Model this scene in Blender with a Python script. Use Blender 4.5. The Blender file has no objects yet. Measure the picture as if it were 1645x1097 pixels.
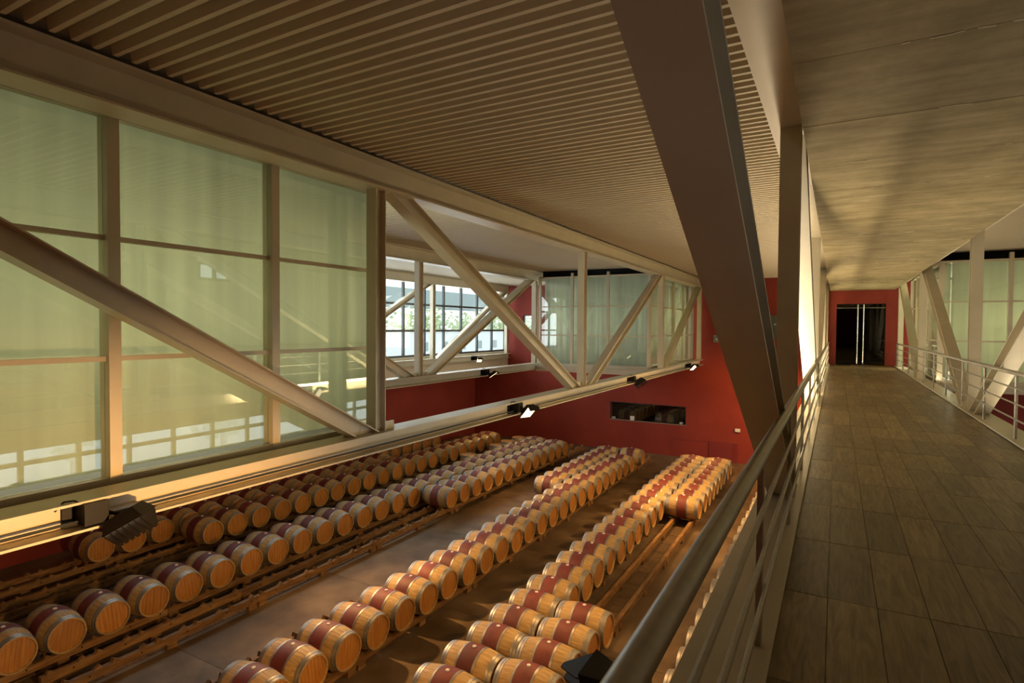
import bpy, math, random
from mathutils import Vector, Matrix
random.seed(7)
PI = math.pi
C = bpy.context.scene.collection
S = bpy.context.scene
EYE = 5.88                       # camera height above the hall floor

# ---------------------------------------------------------------- camera
cam_d = bpy.data.cameras.new('camera'); cam = bpy.data.objects.new('camera', cam_d); C.objects.link(cam)
S.camera = cam
_y, _p, _r = math.radians(29.373), math.radians(1.474), math.radians(.4012)
fw = Vector((-math.sin(_y)*math.cos(_p), math.cos(_y)*math.cos(_p), -math.sin(_p)))
ri = Vector((math.cos(_y), math.sin(_y), 0)); up = ri.cross(fw)
r2 = ri*math.cos(_r) + up*math.sin(_r); u2 = up*math.cos(_r) - ri*math.sin(_r)
cam.matrix_world = Matrix(((r2.x, u2.x, -fw.x, 0), (r2.y, u2.y, -fw.y, 0), (r2.z, u2.z, -fw.z, EYE), (0, 0, 0, 1)))
cam_d.sensor_fit = 'HORIZONTAL'; cam_d.sensor_width = 36; cam_d.lens = 925.6/1645*36
cam_d.clip_start = .05; cam_d.clip_end = 400

# ---------------------------------------------------------------- world, daylight, exposure
S.view_settings.view_transform = 'Standard'; S.view_settings.look = 'None'
S.view_settings.gamma = 1; S.view_settings.use_curve_mapping = False
S.view_settings.exposure = 0.12
W = bpy.data.worlds.new('sky'); S.world = W; W.use_nodes = True
wn = W.node_tree.nodes; wl = W.node_tree.links; wn.clear()
wo = wn.new('ShaderNodeOutputWorld'); wb = wn.new('ShaderNodeBackground')
wb.inputs['Color'].default_value = (.90, .97, 1.0, 1); wb.inputs['Strength'].default_value = 1.5
wl.new(wb.outputs[0], wo.inputs[0])

def area(name, loc, rot, sx, sy, power, col):
    d = bpy.data.lights.new(name, 'AREA'); d.shape = 'RECTANGLE'; d.size = sx; d.size_y = sy
    d.energy = power; d.color = col
    o = bpy.data.objects.new(name, d); C.objects.link(o); o.location = loc; o.rotation_euler = rot
    return o
# daylight arriving through the glazing (left upper band, right lower and upper bands)
area('daylight_left', (-15.6, 15.5, EYE+.35), (0, -PI/2, 0), 3.0, 21, 850, (.88, .96, 1))
area('daylight_right_low', (7.9, 11, 1.4), (0, PI/2, 0), 2.2, 24, 260, (.9, .97, 1))
# fill lights added inside the glazed rooms so the blinds and curtains glow
BLIND_FILL = (1, .93, .67)
area('blind_fill_near', (-9.0, 3.0, EYE+.25), (0, -PI/2, 0), 3.0, 6.6, 310, BLIND_FILL)
area('blind_fill_far', (-9.6, 23.0, EYE+.25), (0, -PI/2, 0), 3.0, 6.0, 170, BLIND_FILL)
area('curtain_fill_far', (-7.7, 25.8, EYE+.25), (-PI/2, 0, 0), 3.6, 3.0, 240, (1, .95, .75))
area('blind_fill_right', (6.4, 22.8, EYE+.25), (0, PI/2, 0), 3.0, 6.0, 220, BLIND_FILL)
area('blind_fill_right_end', (4.6, 25.8, EYE+.25), (-PI/2, 0, 0), 3.6, 3.0, 430, BLIND_FILL)
# added fill strips by the walkway trusses, brightening the ceiling and concrete slab
STRIP_FILL = (1, .80, .50)
area('ceiling_fill', (-.62, 16.5, EYE-1.45), (PI, .85, 0), .30, 18, 560, STRIP_FILL)
for _x, _a, _w in ((-.60, -.42, 78), (2.38, .42, 46)):
    area('walkway_fill', (_x, 13.6, EYE-1.37), (PI, _a, 0), .10, 12, _w, STRIP_FILL)

# ---------------------------------------------------------------- helpers
def tag(o, label=None, cat=None, group=None, kind=None):
    if label: o['label'] = label
    if cat: o['category'] = cat
    if group: o['group'] = group
    if kind: o['kind'] = kind
    return o
def empty(name, loc=(0, 0, 0), label=None, cat=None, group=None, kind=None, parent=None):
    o = bpy.data.objects.new(name, None); C.objects.link(o); o.location = loc; o.empty_display_size = .2
    if parent: o.parent = parent
    return tag(o, label, cat, group, kind)
def inst(name, mesh, parent=None, loc=(0, 0, 0), rot=None):
    o = bpy.data.objects.new(name, mesh); C.objects.link(o); o.location = loc
    if rot: o.rotation_euler = rot
    if parent: o.parent = parent
    return o

class MB:
    def __init__(s): s.v = []; s.f = []
    def box(s, x0, y0, z0, x1, y1, z1):
        b = len(s.v)
        s.v += [(x0,y0,z0),(x1,y0,z0),(x1,y1,z0),(x0,y1,z0),(x0,y0,z1),(x1,y0,z1),(x1,y1,z1),(x0,y1,z1)]
        s.f += [tuple(b+i for i in q) for q in ((0,3,2,1),(4,5,6,7),(0,1,5,4),(1,2,6,5),(2,3,7,6),(3,0,4,7))]
        return s
    def prism(s, p0, p1, poly, u, v=None):
        p0, p1, u = Vector(p0), Vector(p1), Vector(u).normalized()
        a = (p1-p0).normalized(); u = (u - a*u.dot(a)).normalized()
        v = a.cross(u)
        n = len(poly); b = len(s.v)
        for p in (p0, p1):
            for (x, y) in poly: s.v.append(tuple(p + u*x + v*y))
        s.f.append(tuple(b+i for i in range(n))[::-1]); s.f.append(tuple(b+n+i for i in range(n)))
        for i in range(n):
            j = (i+1) % n; s.f.append((b+i, b+j, b+n+j, b+n+i))
        return s
    def hsec(s, p0, p1, u, w, d, tf, tw):    # H section, flange width w along u, depth d across
        W2, D2, T2 = w/2, d/2, tw/2
        poly = [(-W2,-D2),(W2,-D2),(W2,-D2+tf),(T2,-D2+tf),(T2,D2-tf),(W2,D2-tf),(W2,D2),(-W2,D2),(-W2,D2-tf),(-T2,D2-tf),(-T2,-D2+tf),(-W2,-D2+tf)]
        return s.prism(p0, p1, poly, u)
    def cyl(s, p0, p1, r, n=10):
        a = (Vector(p1)-Vector(p0)).normalized()
        u = Vector((1,0,0)) if abs(a.x) < .8 else Vector((0,0,1))
        return s.prism(p0, p1, [(r*math.cos(2*PI*i/n), r*math.sin(2*PI*i/n)) for i in range(n)], u)
    def lathe(s, prof, n=32, axis='X', center=(0,0,0), closed=False):
        b = len(s.v); m = len(prof)
        for (t, r) in prof:
            for i in range(n):
                a = 2*PI*i/n; c_, s_ = r*math.cos(a), r*math.sin(a)
                p = (t, c_, s_) if axis == 'X' else (c_, s_, t)
                s.v.append((p[0]+center[0], p[1]+center[1], p[2]+center[2]))
        for k in range(m-1):
            for i in range(n):
                j = (i+1) % n
                q = (b+k*n+i, b+k*n+j, b+(k+1)*n+j, b+(k+1)*n+i)
                s.f.append(q if axis != 'X' else q[::-1])
        return s
    def mesh(s, name, mat, smooth=False):
        me = bpy.data.meshes.new(name); me.from_pydata(s.v, [], s.f); me.materials.append(mat)
        if smooth:
            me.polygons.foreach_set('use_smooth', [True]*len(me.polygons))
            me.set_sharp_from_angle(angle=math.radians(35))
        me.update(); return me
    def build(s, name, mat, parent=None, loc=(0,0,0), smooth=False):
        return inst(name, s.mesh(name, mat, smooth), parent, loc)
def Z(h): return EYE + h          # heights below are given relative to the eye

# ---------------------------------------------------------------- materials
def mat(name, col=(.5,.5,.5), rough=.6, metal=0, **kw):
    m = bpy.data.materials.new(name); m.use_nodes = True
    b = m.node_tree.nodes['Principled BSDF']
    b.inputs['Base Color'].default_value = (*col, 1); b.inputs['Roughness'].default_value = rough
    b.inputs['Metallic'].default_value = metal
    if 'spec' in kw: b.inputs['Specular IOR Level'].default_value = kw['spec']
    return m
def N(m, t, **kw):
    n = m.node_tree.nodes.new(t)
    for k, v in kw.items(): setattr(n, k, v)
    return n
def L(m, a, b): m.node_tree.links.new(a, b)
def bsdf(m): return m.node_tree.nodes['Principled BSDF']
def ramp(m, stops):
    r = N(m, 'ShaderNodeValToRGB'); e = r.color_ramp.elements
    e[0].position, e[0].color = stops[0][0], (*stops[0][1], 1); e[1].position, e[1].color = stops[-1][0], (*stops[-1][1], 1)
    for p, c in stops[1:-1]:
        x = e.new(p); x.color = (*c, 1)
    return r
def noisy(name, stops, scale=(1,1,1), nscale=4, detail=6, rough=.6, bump=0, coord='Object', bdist=.01, distort=0, **kw):
    m = mat(name, rough=rough, **kw)
    tc = N(m, 'ShaderNodeTexCoord'); mp = N(m, 'ShaderNodeMapping'); mp.inputs['Scale'].default_value = scale
    nz = N(m, 'ShaderNodeTexNoise'); nz.inputs['Scale'].default_value = nscale; nz.inputs['Detail'].default_value = detail; nz.inputs['Distortion'].default_value = distort
    r = ramp(m, stops)
    L(m, tc.outputs[coord], mp.inputs[0]); L(m, mp.outputs[0], nz.inputs['Vector']); L(m, nz.outputs['Fac'], r.inputs[0])
    L(m, r.outputs[0], bsdf(m).inputs['Base Color'])
    if bump:
        b = N(m, 'ShaderNodeBump'); b.inputs['Strength'].default_value = bump; b.inputs['Distance'].default_value = bdist
        L(m, nz.outputs['Fac'], b.inputs['Height']); L(m, b.outputs[0], bsdf(m).inputs['Normal'])
    m['_ramp'] = r.name; m['_noise'] = nz.name; m['_map'] = mp.name
    return m
def vary(m, amount=.35):          # each object its own shade
    r = m.node_tree.nodes[m['_ramp']]; oi = N(m, 'ShaderNodeObjectInfo')
    mr = N(m, 'ShaderNodeMapRange'); mr.inputs['To Min'].default_value = 1-amount; mr.inputs['To Max'].default_value = 1+amount*.6
    mx = N(m, 'ShaderNodeVectorMath', operation='SCALE')
    L(m, oi.outputs['Random'], mr.inputs['Value']); L(m, mr.outputs[0], mx.inputs['Scale']); L(m, r.outputs[0], mx.inputs[0])
    L(m, mx.outputs[0], bsdf(m).inputs['Base Color'])
    mp = m.node_tree.nodes[m['_map']]; ml = N(m, 'ShaderNodeMath', operation='MULTIPLY'); ml.inputs[1].default_value = 37
    L(m, oi.outputs['Random'], ml.inputs[0]); L(m, ml.outputs[0], mp.inputs['Location'])
    return m

STEEL = noisy('cream_steel_paint', [(.3, (.58,.52,.385)), (.7, (.64,.575,.43))], nscale=3, rough=.38)
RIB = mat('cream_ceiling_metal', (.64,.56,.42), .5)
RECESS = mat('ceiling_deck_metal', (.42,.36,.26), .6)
UNLIT_BLACK = mat('unlit_black', (.02,.02,.018), .9)  # near-black colour standing in for the darkness of unlit voids
CONC = noisy('board_marked_concrete', [(.28, (.23,.18,.085)), (.5, (.41,.335,.175)), (.72, (.60,.505,.29))], scale=(.7,5,5), nscale=1.6, detail=9, rough=.8, bump=.35, bdist=.02)
def conc_mottle(m):
    nt = m.node_tree; tc = N(m, 'ShaderNodeTexCoord'); n2 = N(m, 'ShaderNodeTexNoise'); n2.inputs['Scale'].default_value = 2.6; n2.inputs['Detail'].default_value = 10; n2.inputs['Roughness'].default_value = .65
    mx = N(m, 'ShaderNodeMath', operation='MULTIPLY_ADD'); mx.inputs[1].default_value = .42
    m2 = N(m, 'ShaderNodeMath', operation='MULTIPLY'); m2.inputs[1].default_value = .58
    L(m, tc.outputs['Object'], n2.inputs['Vector']); L(m, n2.outputs['Fac'], m2.inputs[0]); L(m, nt.nodes[m['_noise']].outputs['Fac'], mx.inputs[0]); L(m, m2.outputs[0], mx.inputs[2])
    L(m, mx.outputs[0], nt.nodes[m['_ramp']].inputs[0])
conc_mottle(CONC); vary(CONC, .10)
FIN = mat('cement_leak', (.78,.70,.48), .85)
RED = noisy('red_wall_plaster', [(.35, (.245,.027,.014)), (.65, (.295,.036,.018))], nscale=.8, detail=4, rough=.75)
RED2 = mat('dark_red_panel', (.22,.024,.02), .6)
FLOOR = noisy('polished_concrete', [(.28, (.085,.056,.030)), (.5, (.15,.102,.058)), (.72, (.235,.17,.105))], nscale=1.1, detail=9, rough=.5, bump=.05, bdist=.01, spec=.22)
vary(FLOOR, .12)
DECK = noisy('dark_oak_plank', [(.3, (.13,.088,.033)), (.5, (.235,.166,.070)), (.7, (.33,.242,.112))], scale=(11,1.1,1), nscale=2.2, detail=7, rough=.42, distort=1.6)
vary(DECK, .35)
OAK = noisy('oak_stave', [(.3, (.36,.22,.078)), (.55, (.50,.33,.125)), (.75, (.56,.39,.165))], scale=(1.2,16,16), nscale=1.8, detail=6, rough=.55)
vary(OAK, .16)
OAKH = noisy('oak_head', [(.3, (.36,.15,.030)), (.55, (.47,.21,.045)), (.75, (.53,.26,.07))], scale=(3,18,1.6), nscale=1.8, detail=6, rough=.5)
vary(OAKH, .14)
BAND = noisy('wine_red_stain', [(.3, (.14,.026,.018)), (.7, (.22,.046,.030))], nscale=5, rough=.6)
vary(BAND, .28)
HOOP = noisy('galvanised_hoop', [(.3, (.26,.26,.25)), (.7, (.40,.40,.385))], nscale=9, rough=.46, metal=.65)
BUNG = mat('white_silicone_bung', (.74,.70,.64), .5)
PINE = noisy('rack_timber', [(.3, (.13,.065,.022)), (.55, (.24,.13,.046)), (.75, (.33,.195,.08))], scale=(8,1.2,8), nscale=2.2, detail=7, rough=.7, bump=.15, bdist=.005)
vary(PINE, .25)
DARKPINE = vary(noisy('dark_rack_board', [(.3, (.075,.042,.018)), (.7, (.16,.095,.042))], scale=(1.5,8,8), nscale=2, rough=.8), .3)
STAIN = noisy('brushed_stainless', [(.3, (.42,.40,.34)), (.7, (.50,.48,.41))], nscale=20, rough=.42, metal=.55)
TRIM = mat('pale_edge_trim', (.74,.72,.66), .4)
BLACKM = mat('black_lamp_metal', (.009,.007,.006), .5, spec=.25)
GREYM = mat('dark_window_metal', (.035,.04,.04), .45)
WHITEP = mat('white_plastic', (.78,.77,.72), .5)
CHROME = mat('chrome_handle', (.80,.78,.74), .18, 1)
WHITEWALL = mat('white_render', (.80,.86,.87), .8)
GREYROOF = mat('grey_green_cladding', (.36,.44,.44), .7)
GRAVEL = noisy('pale_gravel', [(.3, (.60,.61,.60)), (.7, (.74,.75,.74))], nscale=.6, rough=.9)
LEAF = noisy('leaf_green', [(.3, (.42,.54,.28)), (.7, (.74,.82,.56))], nscale=2.5, rough=.8)
BARK = mat('tree_bark', (.12,.09,.06), .9)

def glass(name, tint, k):
    m = bpy.data.materials.new(name); m.use_nodes = True; nt = m.node_tree; nt.nodes.clear()
    o = nt.nodes.new('ShaderNodeOutputMaterial'); mx = nt.nodes.new('ShaderNodeMixShader')
    t = nt.nodes.new('ShaderNodeBsdfTransparent'); t.inputs[0].default_value = (*tint, 1)
    g = nt.nodes.new('ShaderNodeBsdfGlossy'); g.inputs['Roughness'].default_value = 0.0
    lw = nt.nodes.new('ShaderNodeLayerWeight'); lw.inputs['Blend'].default_value = .5      # Schlick: f0 + (1-f0) * (1-cos)^5
    pw = nt.nodes.new('ShaderNodeMath'); pw.operation = 'POWER'; pw.inputs[1].default_value = 5
    mu = nt.nodes.new('ShaderNodeMath'); mu.operation = 'MULTIPLY_ADD'; mu.use_clamp = True; mu.inputs[1].default_value = .9; mu.inputs[2].default_value = k
    nt.links.new(lw.outputs['Facing'], pw.inputs[0]); nt.links.new(pw.outputs[0], mu.inputs[0]); nt.links.new(mu.outputs[0], mx.inputs[0])
    nt.links.new(t.outputs[0], mx.inputs[1]); nt.links.new(g.outputs[0], mx.inputs[2]); nt.links.new(mx.outputs[0], o.inputs[0])
    return m
GLASS = glass('greenish_glass', (.95,.985,.955), .085)
WINGLASS = glass('window_glass', (.975,.99,.985), .03)
DOORGLASS = glass('dark_door_glass', (.25,.27,.26), .05)
def blind_mat(name, col, tr):
    m = bpy.data.materials.new(name); m.use_nodes = True; nt = m.node_tree; nt.nodes.clear()
    o = nt.nodes.new('ShaderNodeOutputMaterial'); mx = nt.nodes.new('ShaderNodeMixShader'); mx.inputs[0].default_value = tr
    d = nt.nodes.new('ShaderNodeBsdfDiffuse'); t = nt.nodes.new('ShaderNodeBsdfTranslucent')
    tc = nt.nodes.new('ShaderNodeTexCoord'); mp = nt.nodes.new('ShaderNodeMapping'); mp.inputs['Scale'].default_value = (3,3,.15)
    nz = nt.nodes.new('ShaderNodeTexNoise'); nz.inputs['Scale'].default_value = 2; nz.inputs['Detail'].default_value = 5
    r = nt.nodes.new('ShaderNodeValToRGB'); e = r.color_ramp.elements
    e[0].position = .3; e[0].color = (*[c*.86 for c in col], 1); e[1].position = .7; e[1].color = (*col, 1)
    nt.links.new(tc.outputs['Object'], mp.inputs[0]); nt.links.new(mp.outputs[0], nz.inputs['Vector']); nt.links.new(nz.outputs['Fac'], r.inputs[0])
    nt.links.new(r.outputs[0], d.inputs[0]); nt.links.new(r.outputs[0], t.inputs[0])
    nt.links.new(d.outputs[0], mx.inputs[1]); nt.links.new(t.outputs[0], mx.inputs[2]); nt.links.new(mx.outputs[0], o.inputs[0])
    return m
BLIND = blind_mat('pale_green_blind', (.76,.77,.63), .55)
BLINDWALL = mat('office_wall_paint', (.66,.63,.50), .7)
CURTAIN = blind_mat('pale_curtain', (.72,.76,.70), .5)
def emit(name, col, s):
    m = bpy.data.materials.new(name); m.use_nodes = True; nt = m.node_tree; nt.nodes.clear()
    o = nt.nodes.new('ShaderNodeOutputMaterial'); e = nt.nodes.new('ShaderNodeEmission')
    e.inputs[0].default_value = (*col, 1); e.inputs[1].default_value = s; nt.links.new(e.outputs[0], o.inputs[0]); return m
LENS = emit('warm_lamp_lens', (1, .72, .42), 4)

# ---------------------------------------------------------------- hall shell
YB = 26.6                         # face of the red back wall
XL, XR = -17.3, 7.6               # lower side walls
YF = -3.0
XW = -15.35                       # upper window plane on the left
def wall_with_holes(name, axis, pos, thick, a0, a1, z0, z1, holes, m):
    us = sorted({a0, a1, *[h[0] for h in holes], *[h[1] for h in holes]}); zs = sorted({z0, z1, *[h[2] for h in holes], *[h[3] for h in holes]})
    mb = MB()
    for i in range(len(us)-1):
        for j in range(len(zs)-1):
            uc, zc = (us[i]+us[i+1])/2, (zs[j]+zs[j+1])/2
            if any(h[0] < uc < h[1] and h[2] < zc < h[3] for h in holes): continue
            if axis == 'Y': mb.box(us[i], pos, zs[j], us[i+1], pos+thick, zs[j+1])
            else: mb.box(pos, us[i], zs[j], pos+thick, us[i+1], zs[j+1])
    return tag(mb.build(name, m), kind='structure')
DOOR = (-.01, 1.655, Z(-1.42), Z(1.0))
WIN = (-9.49, -5.88, Z(-4.41), Z(-3.58))
SMALL = (-14.33, -13.70, Z(-.17), Z(.60))
wall_back = wall_with_holes('wall_back', 'Y', YB, .3, -17.6, 7.9, 0, 8.3, [DOOR, WIN, SMALL, (-17.6, XW-.16, 3.70, 8.3)], RED)
wall_with_holes('wall_front', 'Y', YF-.3, .3, -17.6, 7.9, 0, 8.3, [(-17.6, XW-.16, 3.70, 8.3)], RED)
wall_with_holes('wall_left', 'X', XL-.3, .3, YF, YB, 0, 3.63, [], RED)
ceil_z = Z(2.12)
# floor slabs, sawn joints between them
fl = MB().box(-17.6, YF-.3, -.3, 7.9, 35, -.03).build('floor', FLOOR); tag(fl, kind='structure')
xs = [XL, -12.6, -8.6, -2.85, 2.1, XR]; ys = [-3.0, 2.36, 6.03, 9.70, 13.37, 17.04, 20.71, 26.6]
for i in range(len(xs)-1):
    for j in range(len(ys)-1):
        MB().box(xs[i]+.004, ys[j]+.004, -.03, xs[i+1]-.004, ys[j+1]-.004, 0).build('floor_slab', FLOOR, fl)

# ceiling: profiled metal deck, ribs across the hall
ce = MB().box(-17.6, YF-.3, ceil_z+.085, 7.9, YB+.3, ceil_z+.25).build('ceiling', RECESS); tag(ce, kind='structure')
def rib_poly(): return [(-.020,0),(.020,0),(.034,.086),(-.034,.086)]
def rib_mesh(x0, x1):
    mb = MB(); b = 0
    for x in (x0, x1):
        for (y, z) in rib_poly(): mb.v.append((x, y, z))
    mb.f = [(0,1,2,3),(7,6,5,4)] + [(i, i+4, (i+1)%4+4, (i+1)%4) for i in range(4)]
    return mb
PITCH = .142
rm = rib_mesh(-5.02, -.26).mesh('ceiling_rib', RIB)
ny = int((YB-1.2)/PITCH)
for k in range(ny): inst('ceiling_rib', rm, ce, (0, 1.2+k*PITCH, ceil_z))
for (x0, x1) in ((-9.96, -5.40), (-14.84, -10.29), (2.28, 6.8)):
    mb = MB()
    for k in range(ny):
        t = rib_mesh(x0, x1); b = len(mb.v)
        mb.v += [(x, y+1.2+k*PITCH, z+ceil_z) for (x, y, z) in t.v]; mb.f += [tuple(b+i for i in f) for f in t.f]
    tag(mb.build('ceiling_ribs_beyond', RIB, ce), kind='stuff')

# ---------------------------------------------------------------- steel trusses
NODES = [-1.3, 5.7, 12.7, 19.75]
HT, HTT, HB, HBB = 1.76, 2.12, -1.385, -1.626
def truss(x, label):
    t = empty('steel_truss', (x, 0, Z(HBB)), label, 'truss', 'parallel steel trusses')
    o = Z(HBB)
    def B(mb, name): return mb.build(name, STEEL, t)
    zt, zb = Z((HT+HTT)/2)-o, Z((HB+HBB)/2)-o
    B(MB().hsec((0, YF+.05, zt), (0, YB-.35, zt), (1,0,0), .327, HTT-HT, .022, .014), 'top_chord')
    B(MB().hsec((0, YF+.05, zb), (0, YB-.35, zb), (1,0,0), .327, HB-HBB, .020, .014), 'bottom_chord')
    z0, z1 = Z(HB)-o, Z(HT)-o
    for y in NODES[1:] + [26.05]:
        B(MB().hsec((0, y, z0), (0, y, z1), (1,0,0), .165, .19, .014, .010), 'post')
    for (ya, yb, dn) in ((-.27, 5.46, 1), (6.12, 12.22, 1), (13.15, 19.35, -1), (20.15, 25.75, -1)):
        a = (0, ya, z1) if dn == 1 else (0, ya, z0)
        b = (0, yb, z0) if dn == 1 else (0, yb, z1)
        d = (Vector(b)-Vector(a)).normalized()
        mb = MB().hsec(a, b, (1,0,0), .20, .21, .014, .010)
        # trim the ends flush with the chords
        zz = []
        for (vx, vy, vz) in mb.v:
            zt_ = z1 if vz > (z0+z1)/2 else z0
            s_ = (zt_-vz)/d.z; zz.append((vx, vy+d.y*s_, zt_))
        mb.v = zz
        B(mb, 'diagonal')
    # connection plates at the bottom nodes
    for y in (5.7, 12.7): B(MB().box(-.012, y-.30, z0, .012, y+.34, z0+.10), 'gusset_plate')
    return t
TX = {'N': -.38, 'L1': -5.25, 'L2': -10.13, 'L3': -15.0, 'R1': 2.10, 'R2': 6.98}
truss(TX['N'], 'cream steel truss at the left walkway edge, its huge diagonal nearest the camera')
truss(TX['L1'], 'cream steel truss standing in front of the big blind-covered glass office')
_l1 = [o for o in C.objects if o.name.startswith('steel_truss')][-1]
MB().cyl((.10, YF+.2, .075), (.10, YB-.6, .075), .012, 8).build('conduit', GREYM, _l1)
truss(TX['L2'], 'cream steel truss seen through the open bay, second beyond the barrel aisle')
truss(TX['L3'], 'cream steel truss standing close to the dark-framed outer windows')
truss(TX['R1'], 'cream steel truss alongside the right edge of the walkway')

# ---------------------------------------------------------------- walkway
dz = Z(-1.42); WX0, WX1 = -.235, 1.975
deck = MB().box(WX0, YF, dz-.20, WX1, YB, dz-.02).build('floor.001', mat('deck_base', (.16,.12,.07), .8)); tag(deck, kind='structure')
cols = 10; pw = (WX1-WX0)/cols; rows = [(-2.95 + .905*k) for k in range(34)]
y_first = 2*.905 - 2.95
pm = {}
n = 0; far_mb = MB()
for r_ in range(4, 33):
    y0 = 3.445 + .905*(r_-7); y1 = min(y0+.905, YB)
    if y0 >= YB: break
    for c in range(cols):
        x0 = WX0 + c*pw
        if n < 290:
            o = MB().box(x0+.0015, y0+.003, dz-.02, x0+pw-.0015, y1-.003, dz-random.uniform(0,.0015)).build('plank', DECK, deck); n += 1
        else: far_mb.box(x0+.0015, y0+.003, dz-.02, x0+pw-.0015, y1-.003, dz)
if far_mb.v: tag(far_mb.build('far_planks', DECK, deck), kind='stuff')
tag(MB().box(WX0-.012, YF, dz-.03, WX0+.012, YB, dz+.012).build('trim_1', TRIM), kind='structure')
tag(MB().box(WX1-.012, YF, dz-.03, WX1+.014, YB, dz+.012).build('trim_2', TRIM), kind='structure')
# concrete roof slab over the walkway, cast against wide boards
sz = Z(1.53); SX0, SX1 = -.252, 1.945
slab = MB().box(SX0, YF, sz+.02, SX1, YB, sz+.20).build('ceiling.001', CONC); tag(slab, kind='structure')
y = 3.735 - 1.205*3
while y < YB:
    y1 = min(y+1.205, YB)
    MB().box(SX0, y+.004, sz+random.uniform(0,.004), SX1, y1-.004, sz+.02).build('concrete_panel', CONC, slab)
    y = y1
# fins of cement that leaked at the joints
y = 3.735 - 1.205*2
while y < YB-1:
    mb = MB(); x = SX0+random.uniform(.1, .5); yy = y
    while x < SX1-.2:
        x2 = x+random.uniform(.03, .10); y2 = y + random.uniform(-.012, .012)
        if random.random() < .72: mb.prism((x, yy, sz-.001), (min(x2, SX1-.05), y2, sz-.001), [(-.005,-.003),(.007,-.003),(.010,.006),(-.008,.006)], (0,1,0))
        elif random.random() < .3: x2 += random.uniform(.1, .5)
        x, yy = x2, y2
    mb.build('cement_fin', FIN, slab); y += 1.205
def rail(x, y0, label, side):
    t = empty('railing', (x, 0, dz), label, 'railing', 'walkway railings')
    ym, ye = YF+.2, YB-.25
    MB().cyl((0, ym, .87), (0, ye, .87), .030, 14).build('handrail', STAIN, t, smooth=True)
    posts = []
    y = y0
    while y < ye: posts.append(y); y += 1.79
    yy = y0-1.79
    while yy > ym: posts.insert(0, yy); yy -= 1.79
    posts.append(ye-.02)
    for y in posts:
        MB().box(-.012, y-.032, .036, .012, y+.032, .845).build('post', STAIN, t)
    s = .03*side
    for zb in (.685, .49, .295):
        for a, b in zip(posts[:-1], posts[1:]):
            MB().cyl((s, a+.035, zb), (s, b+.035, zb), .011, 8).build('bar', STAIN, t, smooth=True)
    return t
rail(-.275, 2.72, 'stainless steel railing along the left edge of the walkway, above the barrels', 1)
rail(2.015, 2.39, 'stainless steel railing along the right edge of the walkway', -1)

# ---------------------------------------------------------------- glazed rooms between the trusses
ZS, Z1, Z2, ZT = Z(-1.352), Z(-.307), Z(.752), Z(1.80)
def glazing(axis, pos, marks, label, mull=.075, tall=0, sill_h=.12, depth=.11):
    """axis 'Y': runs along Y at X=pos; axis 'X': runs along X at Y=pos"""
    t = empty('glass_partition', (pos if axis == 'Y' else marks[0], marks[0] if axis == 'Y' else pos, ZS-sill_h), label, 'partition', 'glazed office fronts')
    ox, oy, oz = t.location
    def bx(a0, a1, d0, d1, z0, z1):
        mb = MB()
        if axis == 'Y': mb.box(pos+d0-ox, a0-oy, z0-oz, pos+d1-ox, a1-oy, z1-oz)
        else: mb.box(a0-ox, pos+d0-oy, z0-oz, a1-ox, pos+d1-oy, z1-oz)
        return mb
    a, b = marks[0], marks[-1]
    bx(a, b, -.05, .07, ZS-sill_h, ZS).build('sill', STEEL, t)
    bx(a, b, -.04, .05, ZT, ZT+.06).build('head_rail', STEEL, t)
    for zz in (Z1, Z2): bx(a, b, -.025, .03, zz-.022, zz+.022).build('transom', STEEL, t)
    for k, m_ in enumerate(marks):
        e = tall if 0 < k < len(marks)-1 else 0
        bx(m_-mull/2, m_+mull/2, -depth/2, depth/2, ZS-(.02 if not tall else 0), ZT+.06+e).build('mullion', STEEL, t)
    for i in range(len(marks)-1):
        for z0, z1 in ((ZS, Z1-.022), (Z1+.022, Z2-.022), (Z2+.022, ZT)):
            bx(marks[i]+mull/2, marks[i+1]-mull/2, -.006, .006, z0, z1).build('pane', GLASS, t)
    return t
glazing('Y', -5.6, [-.65, 1.04, 2.70, 4.37, 6.05], 'wide glass office front behind the left truss, three bays of pale blinds', mull=.10, depth=.16)
glazing('X', 6.12, [-9.7, -8.3, -6.95, -5.62], 'glass end wall of the near office, seen edge-on beside the open bay', mull=.05)
glazing('X', 19.55, [-9.79, -8.47, -7.09, -5.62], 'glass office wall facing the open bay, with pale curtains and reflections of windows', mull=.09, tall=.12)
glazing('Y', -5.6, [19.55, 21.2, 22.85, 24.5, 26.3], 'glass front of the far left office, running to the red wall', mull=.08)
glazing('X', 19.4, [2.48, 3.92, 5.3, 6.75], 'glass office wall right of the walkway, with pale green blinds', mull=.09, tall=.16)
glazing('Y', 2.46, [19.4, 21.2, 22.9, 24.6, 26.3], 'glass front of the right office beside the walkway, running to the red wall', mull=.08)
def blind(axis, pos, a0, a1, z0, z1, label, m, folds=0, amp=.012, name='roller_blind', cat='blind'):
    mb = MB(); n = max(10, int((a1-a0)*(14 if folds else 8)))
    for i in range(n+1):
        a = a0 + (a1-a0)*i/n
        off = amp*math.sin(folds*2*PI*(a-a0)) + amp*.5*math.sin(folds*1.37*2*PI*(a-a0)+1) if folds else (amp*2.2*max(0, (abs(i/n-.5)*2-.86))/.14)
        for z in (z0, z1):
            k = 1 if z == z0 or not folds else .6
            mb.v.append((pos+off*k, a, z) if axis == 'Y' else (a, pos+off*k, z))
    for i in range(n): mb.f.append((2*i, 2*i+2, 2*i+3, 2*i+1))
    o = mb.build(name, m, smooth=True)
    sm = o.modifiers.new('thickness', 'SOLIDIFY'); sm.thickness = .002
    return tag(o, label, cat, 'pale blinds and curtains')
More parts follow.
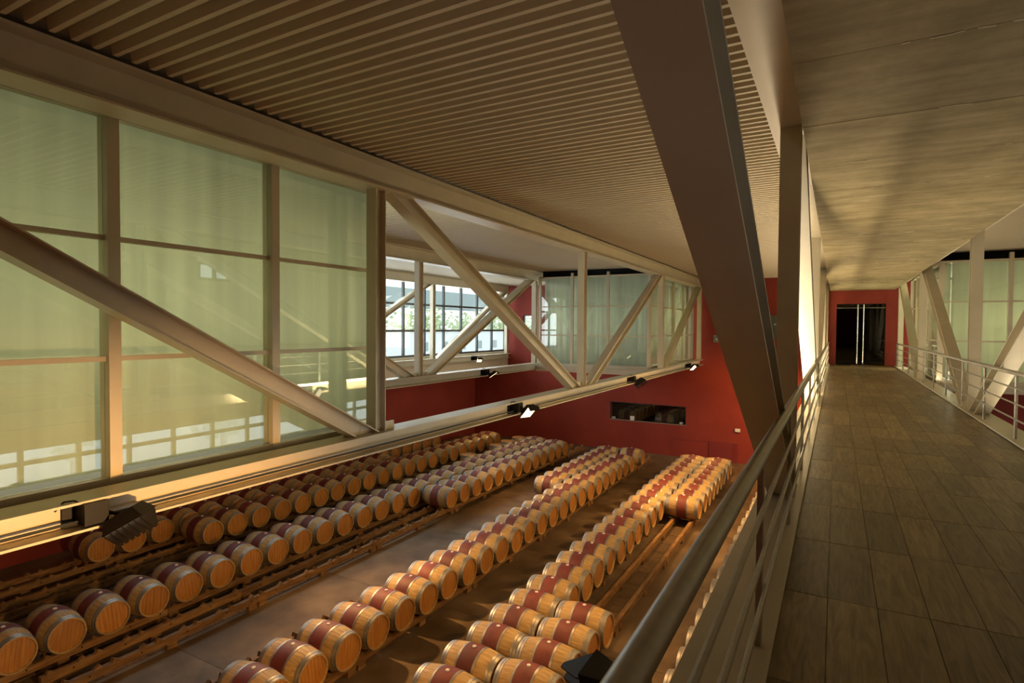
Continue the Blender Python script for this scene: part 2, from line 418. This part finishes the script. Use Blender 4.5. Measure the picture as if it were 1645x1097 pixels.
for k, (a, b) in enumerate(((-.55, 1.09), (1.12, 2.77), (2.80, 4.44), (4.47, 6.06))):
    w = ('first bay, outside the left edge', 'second bay, at the left edge of the picture', 'third bay, between two slim mullions', 'last bay, beside the heavy truss post')[k]
    blind('Y', -5.78, a, b, ZS+.02, ZT+.059, 'pale roller blind of the near office, ' + w, BLIND)
for k, (a, b) in enumerate(((-9.74, -8.56), (-8.54, -7.15), (-7.13, -5.72))):
    blind('X', 19.85, a, b, ZS-.12, ZT+.059, 'pale pleated curtain behind the glass wall of the open bay, %s panel' % ('left', 'middle', 'right')[k], CURTAIN, folds=5, amp=.03, name='curtain', cat='curtain')
for k, (a, b) in enumerate(((19.95, 21.28), (21.31, 22.93), (22.96, 24.58), (24.61, 26.2))):
    blind('Y', -5.78, a, b, ZS, ZT+.059, 'pale roller blind of the far left office, %s from the red wall' % ('fourth', 'third', 'second', 'first')[k], BLIND)
for k, (a, b) in enumerate(((2.72, 3.93), (3.95, 5.32), (5.34, 6.68))):
    blind('X', 19.62, a, b, ZS-.12, ZT+.059, 'pale green blind of the right office facing the bay, %s panel' % ('left', 'middle', 'right')[k], BLIND, folds=2, amp=.006)
for k, (a, b) in enumerate(((19.75, 21.28), (21.31, 22.95), (22.98, 24.6))):
    blind('Y', 2.68, a, b, ZS, ZT+.059, 'pale blind behind the right office front beside the walkway, %s from the red wall' % ('third', 'second', 'first')[k], BLIND)
# office floors, black ceilings and black sheets that paint the unlit void above
for k, (x0, x1, y0, y1) in enumerate(((-9.95, -5.44, YF, 6.2), (-9.95, -5.44, 19.5, YB), (2.30, 6.8, 19.35, YB))):
    tag(MB().box(x0, y0, Z(-1.64), x1, y1, ZS-.125).build('floor.00%d' % (k+2), mat('office_floor', (.10,.085,.06), .8)), kind='structure')
    tag(MB().box(x0+.1, y0+.1, ZT+.06, x1-.16, y1, ZT+.09).build('ceiling.00%d' % (k+2), UNLIT_BLACK), kind='structure')
    if k: tag(MB().box(x0+.02, y0+.55, ZT+.09, x1-.02, y0+.60, ceil_z+.08).build('trim_%d' % (k+2), UNLIT_BLACK), kind='structure')  # sheet added to paint the dark gap over the offices
for k, (x0, x1) in enumerate(((-9.9, -5.66), (2.52, 6.75))):
    tag(MB().box(x0, YB-.03, ZS-.12, x1, YB-.001, ZT+.06).build('wall_office' if k == 0 else 'wall_office_right', BLINDWALL), kind='structure')
for k, (x0, x1, y) in enumerate(((-9.9, -5.48, 19.50), (2.36, 6.75, 19.35))):   # pale edge beams under the glass walls
    tag(MB().box(x0, y-.05, Z(-1.66), x1, y+.06, Z(-1.475)).build('trim_%d' % (k+6), STEEL), kind='structure')

# ---------------------------------------------------------------- outer windows
def outer_window(nm, x, ys_, zs_, m_frame, t=.055, inward=1):
    w = empty(nm, (x, ys_[0], zs_[0]), kind='structure')
    ox, oy, oz = w.location
    for y in ys_: MB().box(-.05, y-t/2-oy, 0, .05, y+t/2-oy, zs_[-1]-oz).build('mullion', m_frame, w)
    for z in zs_: MB().box(-.055, 0, z-t/2-oz, .055, ys_[-1]-oy, z+t/2-oz).build('transom', m_frame, w)
    for i in range(len(ys_)-1):
        for j in range(len(zs_)-1):
            MB().box(-.005, ys_[i]+t/2-oy, zs_[j]+t/2-oz, .005, ys_[i+1]-t/2-oy, zs_[j+1]-t/2-oz).build('pane', WINGLASS, w)
    return w
wys = [26.5-1.377*k for k in range(16)][::-1]
outer_window('window_1', XW, wys, [Z(-1.245), Z(-.2), Z(.90), Z(1.914)], GREYM, .09)
tag(MB().box(XW-.15, YF, Z(1.95), XW+.15, YB, ceil_z+.08).build('wall_left_upper', STEEL), kind='structure')
tag(MB().box(XW-.15, YF, Z(-1.60), XW+.17, YB, Z(-1.285)).build('trim_8', STEEL), kind='structure')
tag(MB().box(XW-.15, YF, Z(-1.285), XW+.15, wys[0], Z(1.95)).build('wall_left_near', RED), kind='structure')
tag(MB().box(XW-.10, YF, Z(-2.18), XW+.13, YB, Z(-1.605)).build('trim_10', STEEL), kind='structure')
tag(MB().box(XL-.3, YF, Z(-2.25), XW+.13, YB, Z(-2.185)).build('ceiling.005', STEEL), kind='structure')
# right side: glazed ground floor band and upper band
gy = [-2.6+1.35*k for k in range(22)]
outer_window('window_2', XR, gy, [.35, 2.15, 2.55], STEEL, .12)
tag(MB().box(XR-.1, YF, 0, XR+.2, YB, .29).build('wall_right', STEEL), kind='structure')
tag(MB().box(XR-.1, YF, 2.61, XR+.2, YB, Z(-1.3)).build('wall_right_middle', mat('tan_wall', (.50,.38,.24), .7)), kind='structure')
outer_window('window_3', XR-.05, [11.75, 12.32, 12.89], [Z(1.55), Z(2.08)], GREYM, .10)
for nm, y0, y1 in (('wall_right_near', YF, 11.72), ('wall_right_far', 12.92, YB)):
    tag(MB().box(XR-.1, y0, Z(-1.3), XR+.2, y1, ceil_z+.08).build(nm, mat('white_wall', (.6,.56,.48), .7)), kind='structure')
tag(MB().box(XR-.1, 11.72, Z(-1.3), XR+.2, 12.92, Z(1.52)).build('wall_right_upper', mat('white_wall', (.6,.56,.48), .7)), kind='structure')
vt = empty('air_vent', (XR-.1, 12.05, Z(-3.30)), 'small louvred air vent above the right ground-floor windows', 'vent')
MB().box(-.02, -.28, 0, 0, .28, .26).build('frame', STEEL, vt)
for k in range(5): MB().box(-.035, -.25, .03+.045*k, -.02, .25, .05+.045*k).build('slat', GREYM, vt)

# ---------------------------------------------------------------- back wall details
dr = empty('door_1', (DOOR[0], YB+.05, DOOR[2]), kind='structure')
dw, dh = DOOR[1]-DOOR[0], DOOR[3]-DOOR[2]
for k in (0, 1):
    x0 = k*dw/2
    leaf = MB().box(x0+.012, 0, .01, x0+dw/2-.006, .02, dh-.17).build('door_leaf', DOORGLASS, dr)
    hx = dw/2 + (-.10 if k == 0 else .10)
    MB().cyl((hx, -.06, .04), (hx, -.06, dh-.03), .022, 12).build('door_handle', CHROME, dr, smooth=True)
MB().box(.012, 0, dh-.155, dw-.012, .02, dh-.01).build('transom_pane', DOORGLASS, dr)
MB().box(0, -.01, dh-.17, dw, .03, dh-.155).build('door_rail', STAIN, dr)
vest = MB()
vest.box(DOOR[0]-.4, YB+.3, DOOR[2]-.12, DOOR[1]+.4, YB+3, DOOR[2]-.0); vest.box(DOOR[0]-.4, YB+3, DOOR[2], DOOR[1]+.4, YB+3.1, DOOR[3]+.2)
vest.box(DOOR[0]-.5, YB+.3, DOOR[2], DOOR[0]-.4, YB+3, DOOR[3]+.2); vest.box(DOOR[1]+.4, YB+.3, DOOR[2], DOOR[1]+.5, YB+3, DOOR[3]+.2)
vest.box(DOOR[0]-.5, YB+.3, DOOR[3]+.2, DOOR[1]+.5, YB+3.1, DOOR[3]+.3)
tag(vest.build('wall_vestibule', UNLIT_BLACK), kind='structure')  # black colour carries the darkness behind the glass door
mat_o = MB().box(.02, YB-.62, dz, .50, YB-.08, dz+.02).build('doormat', mat('black_rubber', (.012,.012,.012), .9)); tag(mat_o, 'small black doormat in front of the dark glass door', 'mat')
# strip window into the neighbouring barrel room
w4 = empty('window_4', (WIN[0], YB, WIN[2]), kind='structure')
ww, wh = WIN[1]-WIN[0], WIN[3]-WIN[2]
MB().box(0, -.02, -.03, ww, .3, .0).build('window_sill', STAIN, w4)
for (a, b, c, d) in ((0,.04,0,wh), (ww-.04,ww,0,wh), (0,ww,wh-.03,wh)): MB().box(a, .02, c, b, .09, d).build('window_frame', GREYM, w4)
MB().box(.04, .05, 0, ww-.04, .06, wh-.03).build('pane', WINGLASS, w4)
rm_ = MB(); rx0, rx1, ry1 = -13, -3.5, 34.9
rm_.box(rx0, YB+.3, 0, rx0+.1, ry1, 3.4); rm_.box(rx1-.1, YB+.3, 0, rx1, ry1, 3.4); rm_.box(rx0, ry1, 0, rx1, ry1+.1, 3.4); rm_.box(rx0, YB+.3, 3.4, rx1, ry1+.1, 3.5)
tag(rm_.build('wall_barrel_room', mat('dim_room_wall', (.05,.035,.025), .9)), kind='structure')
tag(MB().box(-8.49, YB+.02, WIN[2], -8.29, YB+.035, WIN[2]+.20).build('paper_notice', WHITEP), 'small white paper notice standing in the strip window of the red wall', 'notice')
for k, x in enumerate((-9.36, -6.12)):
    o = MB().box(x-.07, YB+.10, WIN[2], x+.07, YB+.24, WIN[2]+.08).build('window_lamp', WHITEP); tag(o, 'small pale fitting on the %s end of the strip window sill' % ('left', 'right')[k], 'fitting')
w5 = empty('window_5', (SMALL[0], YB+.1, SMALL[2]), kind='structure')
sw, sh = SMALL[1]-SMALL[0], SMALL[3]-SMALL[2]
MB().box(.03, 0, .03, sw-.03, .01, sh-.03).build('pane', WINGLASS, w5)
for (a, b, c, d) in ((0,.03,0,sh), (sw-.03,sw,0,sh), (.03,sw-.03,0,.03), (.03,sw-.03,sh-.03,sh)): MB().box(a, -.02, c, b, .03, d).build('window_frame', GREYM, w5)
# panels and boxes on the red wall
def wall_item(nm, x0, x1, z0, z1, dep, m, label, cat):
    o = empty(nm, ((x0+x1)/2, YB-.004, z0), label, cat); w_, h_ = x1-x0, z1-z0
    MB().box(-w_/2, -dep, 0, w_/2, 0, h_).build('casing', m, o); return o, w_, h_
o, w_, h_ = wall_item('access_door', -4.86, -3.66, 0, Z(-5.03), .015, RED2, 'dark red access door panel low on the red wall behind the last barrels', 'door')
MB().box(w_/2-.16, -.03, 0, w_/2-.12, -.015, h_).build('door_stile', RED2, o)
o, w_, h_ = wall_item('access_door', -6.54, -4.92, 0, Z(-5.08), .012, RED, 'red flush access door left of the dark red panel', 'door')
MB().box(-w_/2, -.02, h_-.03, w_/2, -.012, h_).build('door_stile', RED2, o)
o, w_, h_ = wall_item('emergency_light', -3.77, -3.56, Z(-4.51), Z(-4.37), .07, WHITEP, 'small white emergency light on the red wall above the access door', 'light')
MB().box(-w_/2+.02, -.085, .02, w_/2-.02, -.07, h_-.02).build('diffuser', WHITEP, o)
o, w_, h_ = wall_item('control_cabinet', -2.62, -2.10, Z(-.45), Z(.55), .12, mat('grey_green_cabinet', (.10,.12,.10), .5), 'grey wall cabinet with a white dial, between the big diagonal and the post', 'cabinet')
MB().cyl((.11, -.13, h_-.38), (.11, -.12, h_-.38), .045, 14).build('dial', WHITEP, o, smooth=True)
o, w_, h_ = wall_item('junction_box', -4.72, -4.46, Z(-.62), Z(-.30), .1, mat('grey_box', (.2,.22,.2), .5), 'small grey junction box on the red wall, left of the big diagonal', 'box')
MB().box(-.03, -.11, .1, .03, -.1, .16).build('cover_plate', WHITEP, o)

# ---------------------------------------------------------------- barrels
BL, BR, CR = .465, .345, .285
def br(x): return BR - (BR-CR)*(x/BL)**2
def lathe_part(name, x0, x1, off, m, n=36, steps=8, caps=False):
    prof = [(x0 + (x1-x0)*i/steps, br(x0 + (x1-x0)*i/steps)+off) for i in range(steps+1)]
    prof = [(x0, br(x0)-.006)] + prof + [(x1, br(x1)-.006)]
    return MB().lathe(prof, n).mesh(name, m, True)
prof = [(-.43, CR-.025), (-BL, CR-.018)] + [(-BL + 2*BL*i/16, br(-BL + 2*BL*i/16)) for i in range(17)] + [(BL, CR-.018), (.43, CR-.025)]
# staves: outline turned, a fine groove between each two staves
def stave_mesh():
    mb = MB(); n = 30; m = len(prof)
    ang = []
    for i in range(n):
        a = 2*PI*i/n; ang += [(a-.012, 0), (a, -.0025), (a+.012, 0)]
    for (t, r) in prof:
        for a, dr_ in ang: mb.v.append((t, (r+dr_)*math.cos(a), (r+dr_)*math.sin(a)))
    k = len(ang)
    for i in range(m-1):
        for j in range(k):
            mb.f.append((i*k+j, (i+1)*k+j, (i+1)*k+(j+1)%k, i*k+(j+1)%k))
    return mb.mesh('staves', OAK, True)
M_ST = stave_mesh()
M_BAND = lathe_part('belly_band', -.135, .135, .0022, BAND)
M_H = [lathe_part('hoop', a, b, .005, HOOP, steps=3) for a, b in ((-.462,-.418), (-.405,-.368), (-.172,-.138), (.138,.172), (.368,.405), (.418,.462))]
def head_mesh():
    mb = MB(); R_ = CR-.024; ws = [-1, -.78, -.52, -.27, 0, .24, .50, .76, 1]
    for a, b in zip(ws[:-1], ws[1:]):
        y0, y1 = a*R_+.002, b*R_-.002; pts = []
        for i in range(7): yv = y0+(y1-y0)*i/6; pts.append((yv, math.sqrt(max(0, R_*R_-yv*yv))))
        poly = pts + [(yv, -zv) for yv, zv in reversed(pts)]
        base = len(mb.v); n = len(poly)
        for x in (.41, .428):
            for yv, zv in poly: mb.v.append((x, yv, zv))
        mb.f.append(tuple(base+n+i for i in range(n))[::-1])
        for i in range(n): j = (i+1)%n; mb.f.append((base+i, base+j, base+n+j, base+n+i))
    return mb.mesh('head', OAKH)
M_HEAD = head_mesh()
M_BUNG = MB().lathe([(-.01, .034), (.012, .030), (.016, .022), (.017, .0005)], 16, 'Z').mesh('bung', BUNG, True)
def barrel(loc, label, group, rotz=0, upright=False, rotx=0):
    t = empty('wine_barrel', loc, label, 'barrel', group)
    if upright: t.rotation_euler = (0, -PI/2, rotz)
    else: t.rotation_euler = (0, 0, rotz)
    zc = 0 if upright else BR
    off = (BL, 0, 0) if upright else (0, 0, BR)
    rx = (rotx, 0, 0)
    inst('staves', M_ST, t, off, rx); inst('belly_band', M_BAND, t, off)
    for h_ in M_H: inst('hoop', h_, t, off)
    inst('head', M_HEAD, t, off, (rotx, 0, 0)); inst('head', M_HEAD, t, off, (rotx, 0, PI))
    bz = (off[0], off[1], off[2]+BR)
    inst('bung', M_BUNG, t, bz)
    return t
ORD = ['first','second','third','fourth','fifth','sixth','seventh','eighth','ninth','tenth','eleventh','twelfth','thirteenth','fourteenth','fifteenth','sixteenth','seventeenth','eighteenth','nineteenth','twentieth','twenty-first','twenty-second','twenty-third','twenty-fourth','twenty-fifth','twenty-sixth','twenty-seventh','twenty-eighth','twenty-ninth','thirtieth','thirty-first']
BP = .710; RZ = .22
COLS = [  # x, y of barrel index 0, indices present, row description
    (-3.851, 7.40, [-2,-1,0,1,2,3] + list(range(14, 23)), 'barrel row nearest the walkway'),
    (-4.809, 6.71, [-2,-1] + list(range(0, 24)), 'second barrel row from the walkway'),
    (-7.29, 5.35, [-1] + list(range(0, 24)) + [25], 'third barrel row from the walkway'),
    (-8.227, 17.27, list(range(0, 9)), 'short far row beside the third row'),
    (-10.70, 14.50, list(range(0, 13)), 'short far row nearest the wide aisle'),
    (-11.786, 4.04, list(range(-1, 28)), 'long row left of the wide aisle'),
    (-14.25, 8.99, list(range(0, 21)), 'row under the left beam'),
    (-15.45, 7.00, list(range(0, 15)), 'hindmost left row behind the beam'),
    (-16.38, 17.74, list(range(0, 6)), 'farthest left corner row'),
    (-1.60, 4.1, list(range(0, 22)), 'row under the walkway'),
]
for (x, y0, idx, desc) in COLS:
    for k, i in enumerate(idx):
        barrel((x+random.uniform(-.015,.015), y0+BP*i, RZ), 'red-banded oak barrel, %s from the front in the %s' % (ORD[k], desc), 'barrels lying in the ' + desc, random.uniform(-.025,.025), rotx=random.uniform(-.12, .12))
for k, y in enumerate((18.56, 20.69, 21.6, 22.6)):
    barrel((-12.34, y, 0), 'oak barrel standing upright near the red wall, %s from the front' % ORD[k], 'upright barrels by the red wall', upright=True)
for k in range(6):
    for r_ in (0, 1):
        barrel((-9.2+1.9*r_, 28.6+BP*k, 1.0), 'barrel in the dark room behind the strip window, %s in its %s row' % (ORD[k], ('left', 'right')[r_]), 'barrels in the dark room', 0)
# two-high stack along the far right windows (seen mirrored in the office glass)
# ---------------------------------------------------------------- racks
SEG = 5*BP
def rack_meshes():
    d = {}
    d['rail'] = MB().box(-.045, .004, .11, .045, SEG-.004, RZ+.014).mesh('rail', PINE)
    d['foot'] = MB().box(-.05, -.09, 0, .05, .09, .11).mesh('foot_block', PINE)
    d['board'] = MB().box(-.205, -.345, 0, .205, .345, .02).mesh('cross_board', DARKPINE)
    w = MB(); zb = RZ+.0145
    w.v = [(-.038,-.065,zb),(-.038,.055,zb),(-.038,.028,zb+.066),(.038,-.065,zb),(.038,.055,zb),(.038,.028,zb+.066)]
    w.f = [(0,2,1),(3,4,5),(0,1,4,3),(1,2,5,4),(2,0,3,5)]
    d['chock'] = w.mesh('chock', PINE)
    d['bolt'] = MB().cyl((-.049, 0, 0), (.049, 0, 0), .015, 8).mesh('bolt', BLACKM)
    return d
RM = rack_meshes()
def rack(x, y, label, group, chocks=True):
    t = empty('barrel_rack', (x, y, 0), label, 'rack', group)
    for s in (-.26, .26):
        inst('rail', RM['rail'], t, (s, 0, 0))
        for k in range(5 if chocks else 0):
            yc = (k+.5)*BP
            inst('chock', RM['chock'], t, (s, yc+.225, 0)); inst('chock', RM['chock'], t, (s, yc-.225, 0), (0, 0, PI))
        for yy in (.45, 1.25, 2.05, 2.85, 3.4): inst('bolt', RM['bolt'], t, (s, yy, .185))
        for yy in (.12, SEG/2, SEG-.12): inst('foot_block', RM['foot'], t, (s, yy, 0))
    for k in range(5): inst('board', RM['board'], t, (0, (k+.5)*BP, 0))
    return t
rack_cols = [(0, 3.2), (1, 3.2), (2, 3.0), (3, 3.0), (4, 3.6), (5, 2.5), (6, 3.6), (7, 3.6), (8, 17.2), (9, 3.4)]
for ci, ystart in rack_cols:
    x, y0, idx, desc = COLS[ci]
    ph = (y0 - BP/2 - ystart) % BP
    y = ystart + ph; k = 0
    while y + SEG < 25.6:
        rack(x, y, 'timber barrel rack, %s stretch from front, under the %s' % (ORD[k], desc), 'timber racks under the ' + desc, ci != 0)
        y += SEG; k += 1

# ---------------------------------------------------------------- floodlights
WARM = (1, .52, .17)
def floodlight(x, y, side, label, power, aim, z=Z(-1.50), finned=False, hp=(.25, .15, -.06), cone=112):
    """side: +1 mounted on the +X face of a chord; aim: direction of the beam"""
    t = empty('floodlight', (x, y, z), label, 'floodlight', 'floodlights on the trusses')
    s = side
    MB().box(min(0, s*.19), -.12, -.075, max(0, s*.19), .05, .095).build('ballast_box', BLACKM, t)
    MB().box(min(0, s*.02), -.20, -.10, max(0, s*.02), .10, .115).build('back_plate', BLACKM, t)
    cb = MB(); pts = [(s*.16, -.10, .06), (s*.13, -.16, .13), (s*.10, -.22, .13), (s*.05, -.26, .06)]
    for a, b in zip(pts[:-1], pts[1:]): cb.cyl(a, b, .008, 6)
    cb.build('cable', BLACKM, t)
    hp = Vector((s*hp[0], hp[1], hp[2])); a = Vector(aim).normalized()
    br_ = MB(); br_.cyl((s*.12, .04, .0), tuple(hp), .014, 8); br_.build('bracket', BLACKM, t)
    hd = empty('lamp_head', hp, parent=t)
    q = a.to_track_quat('-Z', 'Y'); hd.rotation_mode = 'QUATERNION'; hd.rotation_quaternion = q
    hm = MB()   # shallow tapered housing opening along -Z
    pb = [(-.08,-.12,.05),(.08,-.12,.05),(.08,.12,.05),(-.08,.12,.05)]; pf = [(-.12,-.17,-.05),(.12,-.17,-.05),(.12,.17,-.05),(-.12,.17,-.05)]
    hm.v = pb+pf; hm.f = [(0,1,2,3)] + [(i, i+4, (i+1)%4+4, (i+1)%4) for i in range(4)]
    hm.build('housing', BLACKM, hd)
    lens = MB().box(-.11, -.16, -.045, .11, .16, -.035).build('lens', LENS, hd)
    if finned:
        for k in range(7):
            yk = -.15 + .05*k
            MB().prism((0, yk-.004, 0), (0, yk+.004, 0), [(-.12,.05),(.12,.05),(.115,.07),(.02,.19),(-.02,.19),(-.115,.07)], (1,0,0)).build('louver', BLACKM, hd)
    else:
        MB().box(-.12, .17, -.13, .12, .176, -.03).build('visor', BLACKM, hd)
    if power:
        d = bpy.data.lights.new('lamp_light', 'SPOT'); d.energy = power; d.color = WARM; d.spot_size = math.radians(cone); d.spot_blend = .8; d.shadow_soft_size = .10
        lo = bpy.data.objects.new('lamp_light', d); C.objects.link(lo); lo.parent = hd; lo.location = (0, 0, -.23 if finned else -.06)
    return t
fx = TX['L1']+.01
for k, y in enumerate((2.36, 9.35, 16.3, 23.6)):
    floodlight(fx, y, 1, 'black floodlight on the lower beam below the glass offices, %s from the front' % ORD[k], (450, 450, 560, 650)[k],
               ((.45, .35, -1), (.75, -.35, -.9), (.55, .35, -1), (.75, -.35, -.9))[k], finned=k in (0, 2))
floodlight(TX['L2']+.01, 16.1, 1, 'black floodlight on the lower beam across the open bay', 620, (.7, .25, -1))
floodlight(TX['L2']+.01, 8.4, 1, 'black floodlight on the second beam, hidden under the near office', 1250, (.75, .1, -.9))
floodlight(TX['L3']+.01, 22.9, 1, 'small lit floodlight on the beam below the dark-framed windows', 200, (.5, -.5, -1))
for k, y in enumerate((2.08, 9.35, 16.3, 23.6)):
    floodlight(TX['N']-.01, y, -1, 'black floodlight on the outer side of the walkway truss, %s from the front' % ORD[k], (1000, 400, 1050, 900)[k],
               ((-.95, .0, -.27), (-.85, .15, -.7), (-.85, .15, -.7), (-.6, .5, -.65))[k], finned=k == 0, hp=(.52, .46, -.24) if k == 0 else (.25, .15, -.06), cone=86 if k == 0 else 112)

floodlight(TX['N']-.01, -1.6, -1, 'added unseen floodlight behind the camera, for warm light off the near floor', 520, (-.55, .35, -.85))  # unseen lamp added for warm bounce from the near floor
for k, y in enumerate((2.4, 9.35)):
    floodlight(TX['R1']+.01, y, 1, 'added unseen floodlight warming the right wall, %s from the front' % ORD[k], 420, (.9, .1, -.5))  # unseen lamps added to warm the right wall for its reflection

# ---------------------------------------------------------------- outdoors
g = MB().box(-90, -60, -.5, -17.7, 130, -.35); g.box(8.0, -60, -.5, 70, 130, -.35)
tag(g.build('ground', GRAVEL), kind='structure')
bld = empty('building', (-32, 50, -.35), 'long white low building beyond the outer windows, with small square windows', 'building')
MB().box(-4, -45, 0, 0, 60, EYE-.54+.35).build('wall', WHITEWALL, bld)
MB().box(-4.2, -45, EYE-.54+.35, .12, 60, EYE-.40+.35).build('parapet', TRIM, bld)
for y in range(-9, 28, 3):
    MB().box(0, y-.45, EYE-1.9, .04, y+.45, EYE-1.1).build('window', GREYROOF, bld)
up_ = empty('building', (-58, 85, -.35), 'grey-green upper building block behind the trees beyond the windows', 'building')
MB().box(-6, -70, EYE+3.4, 0, 60, EYE+6.2).build('upper_storey', GREYROOF, up_)
for y in (-58, -30, 30, 58): MB().box(-4, y-.4, 0, -3, y+.4, EYE+3.4).build('column', WHITEWALL, up_)
def tree(x, y, h, r, label):
    t = empty('tree', (x, y, -.35), label, 'tree', 'trees beyond the outer windows')
    MB().cyl((0,0,0), (0,0,h*.6), .15, 8).build('trunk', BARK, t)
    mb = MB()
    for _ in range(420):
        a, b_, c_ = (max(-1, min(1, random.gauss(0, .42))) for _i in range(3))
        p = Vector((a*r, b_*r, h*.70 + c_*r)); s_ = random.uniform(.12,.28)
        u_ = Vector((random.uniform(-1,1), random.uniform(-1,1), random.uniform(-1,1))).normalized(); v_ = u_.orthogonal().normalized()
        base = len(mb.v); mb.v += [tuple(p+u_*s_), tuple(p+v_*s_), tuple(p-u_*s_), tuple(p-v_*s_)]; mb.f.append((base, base+1, base+2, base+3))
    tag(mb.build('foliage', LEAF, t), kind='stuff')
for k, y in enumerate((40, 46, 52, 58, 64, 70, 77, 84)):
    tree(-44+.8*(k % 3), y, 8.2+.5*(k % 2), 2.6, 'pale green tree above the white building, %s from the left' % ORD[k])
for k, (y, h) in enumerate(((4, 1.8), (11.5, 2.0), (18, 1.7))):
    tree(15.5, y, h*1.6, 1.3, 'small green shrub outside the right ground-floor windows, %s from the front' % ORD[k])
